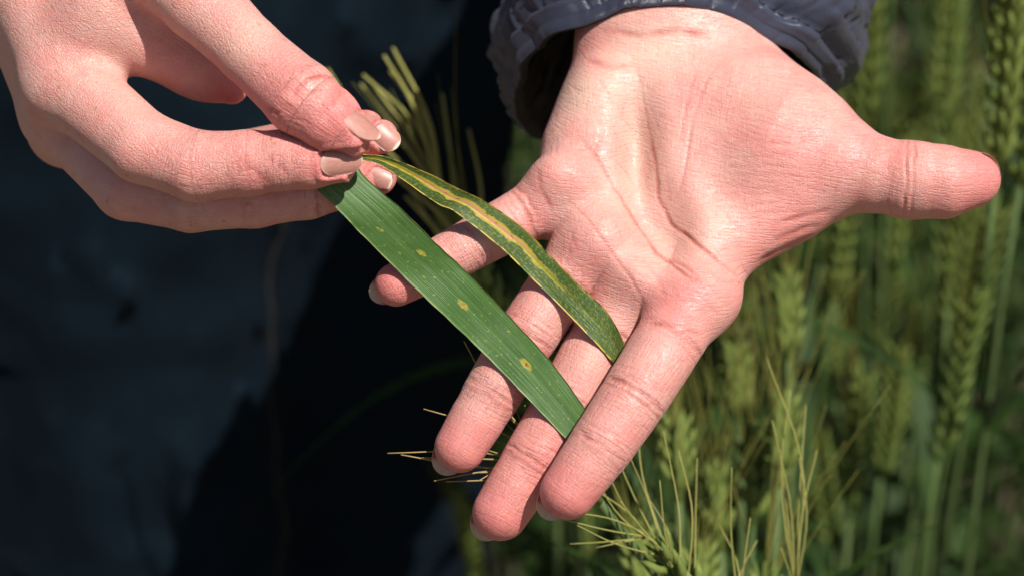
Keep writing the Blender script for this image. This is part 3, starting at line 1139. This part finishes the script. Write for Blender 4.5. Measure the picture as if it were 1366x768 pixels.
# ------------------------------------------------------------------ the two leaves in the hands
def blade(name, left, right, mat, label, fold, ripple, seed):
    n, m = 170, 23
    Lp = smooth_path([P(*x) for x in left], n)
    Rp = smooth_path([P(*x) for x in right], n)
    ctr = (Lp + Rp) / 2
    along = np.concatenate([[0], np.cumsum(np.linalg.norm(np.diff(ctr, axis=0), axis=1))])
    tan = np.gradient(ctr, axis=0)
    tan /= np.linalg.norm(tan, axis=1, keepdims=True)
    across = Rp - Lp
    nrm = np.cross(tan, across)
    nrm /= np.linalg.norm(nrm, axis=1, keepdims=True)
    if nrm[20, 2] < 0:
        nrm = -nrm
    V, A = [], []
    for i in range(n):
        for j in range(m):
            t = -1 + 2 * j / (m - 1)
            prof = fold * (abs(t) - .5) + .08 * math.exp(-(t / .06) ** 2) * -1
            rip = ripple * math.sin(along[i] * .33 + seed + 1.2 * t) * t * t + .35 * ripple * math.sin(along[i] * .9 + 2 * seed) * abs(t) ** 3
            e = 1 + .008 * math.sin(along[i] * .8 + seed) * abs(t)
            V.append(ctr[i] + across[i] * .5 * t * e + nrm[i] * (prof + rip))
            A.append((t, along[i], 0))
    V = np.array(V)
    NN = np.repeat(nrm, m, 0)
    thick = .13
    top, bot = V + NN * thick, V - NN * thick
    f = grid_faces(n, m)
    k = n * m
    f2 = f + [tuple(i + k for i in x[::-1]) for x in f]
    rim = [j for j in range(m)] + [i * m + m - 1 for i in range(1, n)] + [(n - 1) * m + j for j in range(m - 2, -1, -1)] + [i * m for i in range(n - 2, 0, -1)]
    for i in range(len(rim)):
        a, b = rim[i], rim[(i + 1) % len(rim)]
        f2.append((b, a, a + k, b + k))
    wv = to_world(np.concatenate([top, bot]))
    base = wv[0]
    o = link(name, mesh_data(name, wv - base, f2, mat, attrs={"blade": np.array(A + A)}), None, base)
    ORIGIN[o.name] = base
    o["label"] = label
    o["category"] = "leaf"
    o["group"] = "wheat leaves held in the hands"
    return o

LEAF_A = leaf_material("green_leaf", False)
LEAF_B = leaf_material("rusted_leaf", True)
blade("wheat_leaf",
      [(404, 238, 3.5), (421, 251, 5), (455, 284, 5), (490, 320, 3), (558, 388, 1), (636, 462, 4.5), (693, 520, 6.5), (757, 587, 7), (770, 600, 3)],
      [(468, 204, 3.5), (489, 238, 5), (534, 277, 5.5), (577, 320, 3.5), (617, 357, 2), (677, 419, 5.5), (735, 482, 7), (786, 552, 6.5), (797, 567, 2)],
      LEAF_A, "broad dark green wheat leaf with a few tiny rust spots", .12, .15, 1.0)
blade("wheat_leaf",
      [(470, 212, 5), (484, 213, 7), (507, 220, 7), (540, 241, 5), (582, 271, 2), (609, 284, .5), (671, 333, 0), (710, 371, 1.5), (769, 430, 3.5), (808, 472, 3.5), (820, 489, 1), (806, 500, -10), (784, 498, -18), (748, 474, -19), (722, 460, -19)],
      [(474, 205, 6), (487, 206.5, 8), (518, 210, 8), (566, 229, 6), (610, 251, 3), (646, 268, 1.5), (699, 305, 1.5), (735, 342, 3), (770, 377, 4.5), (813, 420, 4.5), (835, 466, 3), (822, 478, -12), (796, 462, -18), (766, 434, -19), (742, 422, -19)],
      LEAF_B, "narrow wheat leaf with a long yellow and tan diseased stripe", .3, .2, 2.3)

# ------------------------------------------------------------------ wheat plants
def lobe(c, ax, side, L, w, n=5):
    """one plump pointed husk"""
    ax = ax / np.linalg.norm(ax)
    side = side - (side @ ax) * ax
    side /= np.linalg.norm(side)
    up = np.cross(ax, side)
    ts = [(0, .35), (.28, 1), (.62, .66)]
    v = []
    for t, r in ts:
        for k in range(n):
            an = 2 * math.pi * k / n
            v.append(c + ax * L * t + w * r * (math.cos(an) * side + .8 * math.sin(an) * up))
    v.append(c + ax * L)
    f = []
    for i in range(2):
        for k in range(n):
            f.append((i * n + k, i * n + (k + 1) % n, (i + 1) * n + (k + 1) % n, (i + 1) * n + k))
    for k in range(n):
        f.append((2 * n + k, 2 * n + (k + 1) % n, 3 * n))
    return v, f

def merge(parts):
    V, F = [], []
    for v, f in parts:
        b = len(V)
        V += list(v)
        F += [tuple(i + b for i in x) for x in f]
    return np.array(V), F

def spikelet_mesh():
    # in metres, growing along +z, leaning out along +x
    ps = []
    for y, a in ((-.0016, -.35), (.0016, .35), (0, 0)):
        ps.append(lobe(np.array([0, y, 0]), np.array([.38 if a else .2, a, 1.0]), np.array([0, 1., 0]), .0105 if a else .0118, .0021 if a else .0019))
    return merge(ps)

sv, sf = spikelet_mesh()
SPIKELET = mesh_data("spikelet", sv, sf, EAR)

def awn_path(L, bow, n=7):
    t = np.linspace(0, 1, n)
    return np.stack([bow * L * t * t, np.zeros(n), L * t], 1)

AWNS = []
for L, bow in ((.062, .10), (.070, .16), (.055, -.05), (.066, .05)):
    a, b = tube(awn_path(L, bow), np.linspace(.00034, .00012, 7), 4)
    AWNS.append((mesh_data("awn", a, b, AWN), mesh_data("awn", a, b, AWN_DRY)))

def frame_to(axis, roll):
    axis = Vector(axis).normalized()
    q = Vector((0, 0, 1)).rotation_difference(axis)
    return q.to_matrix() @ Matrix.Rotation(roll, 3, 'Z')

def ear_slots(L, n=18):
    out = []
    for i in range(n):
        t = i / (n - 1)
        out.append((.004 + (L - .012) * t, (i % 2) * math.pi, 1 - .25 * abs(t - .4) - .25 * max(0, t - .8)))
    return out

def ear_joined(L, r, n=18):
    """one low mesh of husks for plants further back"""
    ps = []
    for z, an, k in ear_slots(L, n):
        for da in (-.5, .5):
            o = np.array([math.cos(an + da) * .0018, math.sin(an + da) * .0018, z])
            d = np.array([math.cos(an + da) * .45, math.sin(an + da) * .45, 1.0])
            ps.append(lobe(o, d, np.array([-math.sin(an), math.cos(an), 0]), .0150 * k, .0025 * k, 4))
    return merge(ps)

def awns_joined(L, r, n=24, length=.065, spread=.28):
    ps = []
    for i in range(n):
        an = r.uniform(0, 2 * math.pi)
        z = r.uniform(.15, 1) * L
        sp = spread * r.uniform(.25, 1.1)
        d = np.array([math.cos(an) * sp, math.sin(an) * sp, 1.0])
        d /= np.linalg.norm(d)
        ll = length * r.uniform(.7, 1.15)
        t = np.linspace(0, 1, 5)[:, None]
        side = np.array([math.cos(an), math.sin(an), 0])
        path = np.array([math.cos(an) * .003, math.sin(an) * .003, z]) + d * ll * t + side * ll * r.uniform(-.08, .14) * t * t
        ps.append(tube(path, np.linspace(.00032, .00012, 5), 3, cap=False))
    return merge(ps)

def leaf_strip(L, w, rise, droop, twist, r):
    n = 14
    t = np.linspace(0, 1, n)
    x = L * (t * math.cos(rise) + droop * .25 * t * t)
    z = L * (t * math.sin(rise) - droop * t ** 2.2)
    ww = w * np.sin(np.pi * np.clip(.12 + .88 * t ** .7, 0, 1)) ** .6 * (1 - t ** 5)
    V = []
    for i in range(n):
        a = twist * t[i]
        for s in (-1, -.0, 1):
            off = np.array([math.sin(a) * .4, math.cos(a), math.sin(a) * .5]) * ww[i] * s * .5
            V.append(np.array([x[i], 0, z[i]]) + off + np.array([0, 0, .0006 * abs(s)]))
    return np.array(V), grid_faces(n, 3)

def stem_path(ground_pt, top, axis, n=12):
    """from the ground up, arriving along the ear's own axis"""
    a, b = np.asarray(ground_pt, float), np.asarray(top, float)
    L = np.linalg.norm(b - a)
    t0, t1 = np.array([0, 0, 1.]) * L * .9, np.asarray(axis) / np.linalg.norm(axis) * L * .5
    t = np.linspace(0, 1, n)[:, None]
    return (2 * t ** 3 - 3 * t * t + 1) * a + (t ** 3 - 2 * t * t + t) * t0 + (-2 * t ** 3 + 3 * t * t) * b + (t ** 3 - t * t) * t1

def set_pose(o, parent, place, rot):
    o.parent = parent
    m = Matrix.Translation(Vector(place)) @ rot.to_4x4()
    o.matrix_local = m

def near_plant(label, ear_base, ear_tip, awn_specs, leaves, dry=False, ground_shift=(0, 0), group=None, seed=0, spikelets=True, awn_r=.00048, awn_mat=None):
    """a plant close enough to show single husks and awns"""
    r = random.Random(seed)
    ear_base, ear_tip = np.asarray(ear_base), np.asarray(ear_tip)
    axis = ear_tip - ear_base
    L = np.linalg.norm(axis)
    axis = axis / L
    foot = np.array([ear_base[0] + ground_shift[0], ear_base[1] + ground_shift[1], 0.0])
    t = thing("wheat_plant", label, "wheat", foot, group)
    path = stem_path(foot, ear_base, axis)
    a, b = tube(path, np.linspace(.0019, .0012, len(path)), 7)
    build("stem", a, b, STEM, t)
    a, b = tube(np.array([ear_base, ear_base + axis * L * .5, ear_tip]), [.0014, .0013, .0008], 6)
    ear = build("ear", a, b, EAR, t)
    R = frame_to(axis, r.uniform(0, 6.28))
    if spikelets:
        for z, an, k in ear_slots(L, max(8, int(L / .0045))):
            sp = link("spikelet", SPIKELET)
            rot = R @ Matrix.Rotation(an + r.uniform(-.25, .25), 3, 'Z')
            set_pose(sp, ear, ear_base - foot + np.array(rot @ Vector((.0012, 0, 0))) + axis * z, rot)
            sp.scale = (k * 1.1, k * 1.1, k * 1.05)
    for spec in awn_specs:
        if len(spec) == 2:                        # from a point on the ear to a given tip, slightly bowed
            frac, tip = spec
            s = ear_base + axis * L * frac
            tip = np.asarray(tip)
            mid = (s + tip) / 2 + np.array([r.uniform(-1, 1), r.uniform(-.6, .6), r.uniform(-.4, 1)]) * np.linalg.norm(tip - s) * .10
            pp = smooth_path([s, mid, tip], 10)
            a, b = tube(pp, np.linspace(awn_r, awn_r * .45, 10), 5)
            build("awn", a, b, awn_mat or (AWN_DRY if dry else AWN), ear)
        else:                                     # (fraction, angle round the ear, spread)
            frac, an, sp = spec
            me = AWNS[r.randrange(4)][1 if dry else 0]
            o = link("awn", me)
            rot = R @ Matrix.Rotation(an, 3, 'Z') @ Matrix.Rotation(sp, 3, 'Y')
            set_pose(o, ear, ear_base - foot + axis * L * frac, rot)
            o.scale = (1, 1, r.uniform(.8, 1.25))
    for (h, an, LL, w, rise, droop) in leaves:
        i = min(len(path) - 1, int(h * (len(path) - 1)))
        a, b = leaf_strip(LL, w, rise, droop, r.uniform(-.6, .6), r)
        o = link("leaf", mesh_data("leaf", a, b, BLADE))
        set_pose(o, t, path[i] - foot, Matrix.Rotation(an, 3, 'Z'))
    return t

def fan(n, seed, spread=.3):
    r = random.Random(seed)
    return [(r.uniform(.1, 1), r.uniform(0, 6.28), spread * r.uniform(.2, 1.1)) for _ in range(n)]

# the ear behind the little finger, its awns standing against the dark jeans
near_plant("green wheat ear behind the little finger with awns spread against the dark jeans", W(676, 440, -165), W(588, 262, -160),
           [(1, W(437, 92, -150)), (.9, W(484, 100, -155)), (.8, W(494, 108, -165)), (1, W(512, 74, -150)), (1, W(524, 64, -155)), (.9, W(481, 112, -170)), (.7, W(590, 125, -165)), (.5, W(625, 172, -165)),
            (1, W(520, 95, -160)), (.5, W(520, 230, -150)), (.4, W(540, 262, -150)), (.3, W(548, 255, -170))] + fan(10, 3, .3),
           [(.7, 2.5, .16, .009, 1.0, .5)], seed=4, ground_shift=(.05, .03), awn_r=.0010, awn_mat=AWN_PALE)
# the ear nosing up under the fingertips
near_plant("pale green wheat ear under the forefinger with long awns reaching up past it", W(965, 850, -52), W(868, 716, -40),
           [(1, W(743, 690, -22)), (1, W(752, 681, -26)), (.9, W(790, 628, -30)), (.8, W(840, 608, -32)), (.7, W(863, 661, -28)), (.9, W(815, 640, -30)), (.6, W(885, 575, -40)), (.8, W(770, 700, -24)),
            (.5, W(905, 600, -45)), (1, W(800, 655, -45)), (.9, W(828, 668, -30)), (1, W(780, 645, -36)), (.7, W(850, 560, -48)), (.5, W(880, 640, -36)), (.8, W(812, 585, -44)), (.4, W(930, 610, -50)), (1, W(760, 725, -35)), (1, W(795, 730, -36)), (.7, W(840, 700, -30))],
           [(.8, 1.2, .14, .010, 1.1, .4)], seed=9, ground_shift=(.06, .05), awn_mat=AWN_PALE, awn_r=.00032)
near_plant("wheat ear with dry tan awns poking out between the fingertips", W(800, 668, -34), W(735, 618, -18),
           [(.9, W(517, 604, -6)), (.8, W(535, 606, -10)), (1, W(565, 545, -8)), (.9, W(579, 641, -4)), (.7, W(595, 642, -4)), (1, W(619, 455, -10)), (.8, W(640, 640, -2)), (.9, W(688, 545, -8)), (.7, W(676, 565, -10)),
            (1, W(650, 600, -12)), (.9, W(655, 585, -14)), (.8, W(640, 630, -8)), (1, W(700, 540, -12)), (.9, W(563, 610, -8)), (.6, W(668, 548, -14))],
           [], dry=True, seed=12, ground_shift=(.05, .06), awn_r=.00034)
near_plant("wheat ear with yellow upright awns standing clear beside the thumb's web", W(1064, 905, -75), W(1058, 770, -70),
           [(1, W(1020, 470, -62)), (.9, W(1030, 560, -60)), (.8, W(1055, 520, -66)), (.8, W(1066, 610, -60)), (.9, W(1040, 600, -64)), (.6, W(1075, 540, -70)), (.7, W(1090, 600, -70)), (.5, W(1042, 730, -60))],
           [(.8, .8, .2, .010, 1.2, .3)], seed=15, ground_shift=(.02, .04), awn_mat=AWN_PALE, awn_r=.00034)
near_plant("wheat ear with one pale awn rising alone and straight", W(985, 940, -62), W(984, 800, -55),
           [(1, W(976, 623, -42)), (.9, W(1001, 690, -50)), (.8, W(960, 700, -60)), (.7, W(1010, 720, -60))],
           [(.85, 4.0, .15, .009, 1.2, .3)], seed=17, ground_shift=(-.01, .04), awn_mat=AWN_PALE, awn_r=.00034)

for k, (bx, by, tx, ty, z) in enumerate(((906, 668, 900, 540, -180), (962, 735, 952, 612, -205), (1003, 700, 1008, 560, -200), (1040, 650, 1049, 520, -180), (862, 812, 846, 690, -130),
                                        (1008, 868, 1022, 748, -120), (928, 840, 934, 716, -140), (1052, 480, 1046, 352, -230), (985, 560, 978, 440, -240))):
    near_plant("bearded green wheat ear standing close behind the open hand", W(bx, by, z), W(tx, ty, z), fan(12, 60 + k, .34), [(.85, 1.1 * k, .17, .010, 1.15, .3), (.7, 2.3 * k, .2, .011, 1.0, .4)],
               seed=70 + k, ground_shift=(.01 * (k % 3 - 1), .03), group="wheat ears close behind the open hand")

# the rest of the field, behind and beside the person
protos = []
for k in range(5):
    r = random.Random(100 + k)
    H = .80 + .03 * k
    t = thing("wheat_plant", "green bearded wheat plant in the field behind the hands", "wheat", (0, 0, 0), "wheat plants in the field behind the hands")
    L = r.uniform(.075, .095)
    lean = np.array([r.uniform(-.06, .06), r.uniform(-.06, .06), 1.0])
    top = np.array([r.uniform(-.03, .03), r.uniform(-.03, .03), H])
    path = stem_path((0, 0, 0), top, lean)
    a, b = tube(path, np.linspace(.0021, .0013, len(path)), 6)
    build("stem", a, b, STEM, t)
    rot = frame_to(lean, r.uniform(0, 6))
    a, b = ear_joined(L, r)
    ear = link("ear", mesh_data("ear", a, b, EAR))
    set_pose(ear, t, top, rot)
    a, b = awns_joined(L, r, 14)
    aw = link("awn_tuft", mesh_data("awn_tuft", a, b, AWN))
    set_pose(aw, ear, (0, 0, 0), Matrix.Identity(3))
    for j in range(4):
        h = (.35, .55, .72, .86)[j]
        i = int(h * (len(path) - 1))
        a, b = leaf_strip(r.uniform(.16, .26), r.uniform(.009, .013), r.uniform(.8, 1.3), r.uniform(.2, .7), r.uniform(-1, 1), r)
        lf = link("leaf", mesh_data("leaf", a, b, BLADE))
        set_pose(lf, t, path[i], Matrix.Rotation(r.uniform(0, 6.28), 3, 'Z'))
    protos.append(t)

def copy_tree(o, parent=None):
    c = o.copy()
    scene.collection.objects.link(c)
    c.parent = parent
    for ch in list(o.children):
        copy_tree(ch, c)
    return c

# places in the standing crop: beside and behind the person, never through a leg or a hand
spots_xy = []
r = random.Random(55)
def clear(x, y, gap):
    if y < .24:
        return False
    if math.hypot(x + .18, y - .355) < .125 or math.hypot(x + .085, y - .446) < .125:
        return False
    if -.45 < x < .035 and y < .62:
        return False
    return all((x - a) ** 2 + (y - b) ** 2 > gap * gap for a, b in spots_xy)
tries = 0
while len(spots_xy) < 240 and tries < 60000:
    tries += 1
    y = .16 + r.random() ** 1.3 * 1.3
    half = .16 + y * .30
    x = r.uniform(-half * 1.15, half)
    seen = False
    for zz in (.2, .5, .75, .95):
        rel = (np.array([x, y, zz]) - CENTRE) @ ROT * 1000
        k = .2 * (DIST * 1000 - rel[2]) / (DIST * 1000)
        qx, qy = 683 + rel[0] / k, 384 - rel[1] / k
        seen = seen or (620 < qx < 1400 and -30 < qy < 790)
    if seen and clear(x, y, .024 + y * .012):
        spots_xy.append((x, y))
used = set()
for i, (x, y) in enumerate(spots_xy):
    k = i % 5
    o = protos[k] if k not in used else copy_tree(protos[k])
    used.add(k)
    o.location = (x, y, 0)
    s = r.uniform(.82, 1.05)
    o.scale = (s, s, s)
    o.rotation_euler = (r.gauss(0, .07), r.gauss(0, .07), r.uniform(0, 6.28))

# beyond them the crop closes into one mass
base = merge([tube(np.array([[0, 0, 0], [0, .005, .45], [.01, 0, .84]]), [.002, .0018, .0014], 3, cap=False)])
mass_proto = []
for k in range(4):
    rr = random.Random(300 + k)
    ps = [tube(np.array([[0, 0, 0], [0, .005, .45], [.01, 0, .82]]), [.002, .0018, .0014], 3, cap=False)]
    for j in range(5):
        a, b = leaf_strip(rr.uniform(.16, .26), .012, rr.uniform(.8, 1.3), rr.uniform(.2, .7), rr.uniform(-1, 1), rr)
        an = rr.uniform(0, 6.28)
        c, s = math.cos(an), math.sin(an)
        a = a @ np.array([[c, s, 0], [-s, c, 0], [0, 0, 1]]) + np.array([0, 0, (.25, .4, .52, .62, .7)[j]])
        ps.append((a, b))
    a, b = ear_joined(.085, rr, 10)
    ps.append((a + np.array([.01, 0, .82]), b))
    a, b = awns_joined(.085, rr, 8)
    ps.append((a + np.array([.01, 0, .82]), b))
    v, f = merge(ps)
    tri = []
    for x in f:
        tri += [(x[0], x[k], x[k + 1]) for k in range(1, len(x) - 1)]
    mass_proto.append((v, np.array(tri)))
mv, mq, mt, off = [], [], [], 0
n_mass = 0
while n_mass < 900:
    y = r.uniform(.5, 4.2)
    x = r.uniform(-.35 - y * .45, .35 + y * .45)
    if y < 1.5 and abs(x) < .16 + y * .30 and r.random() < .75:
        continue
    if math.hypot(x + .18, y - .355) < .16 or math.hypot(x + .085, y - .446) < .16:
        continue
    v, f = mass_proto[n_mass % 4]
    an = r.uniform(0, 6.28)
    c, s = math.cos(an), math.sin(an)
    sc = r.uniform(.92, 1.06)
    mv.append(v @ np.array([[c, s, 0], [-s, c, 0], [0, 0, 1]]) * sc + np.array([x, y, 0]))
    mq.append(f + off)
    off += len(v)
    n_mass += 1
mass = link("wheat_field", mesh_data("wheat_field", np.concatenate(mv), np.concatenate(mq), BLADE))
mass["kind"] = "stuff"
mass["label"] = "dense green wheat crop filling the field further back"
mass["category"] = "wheat"
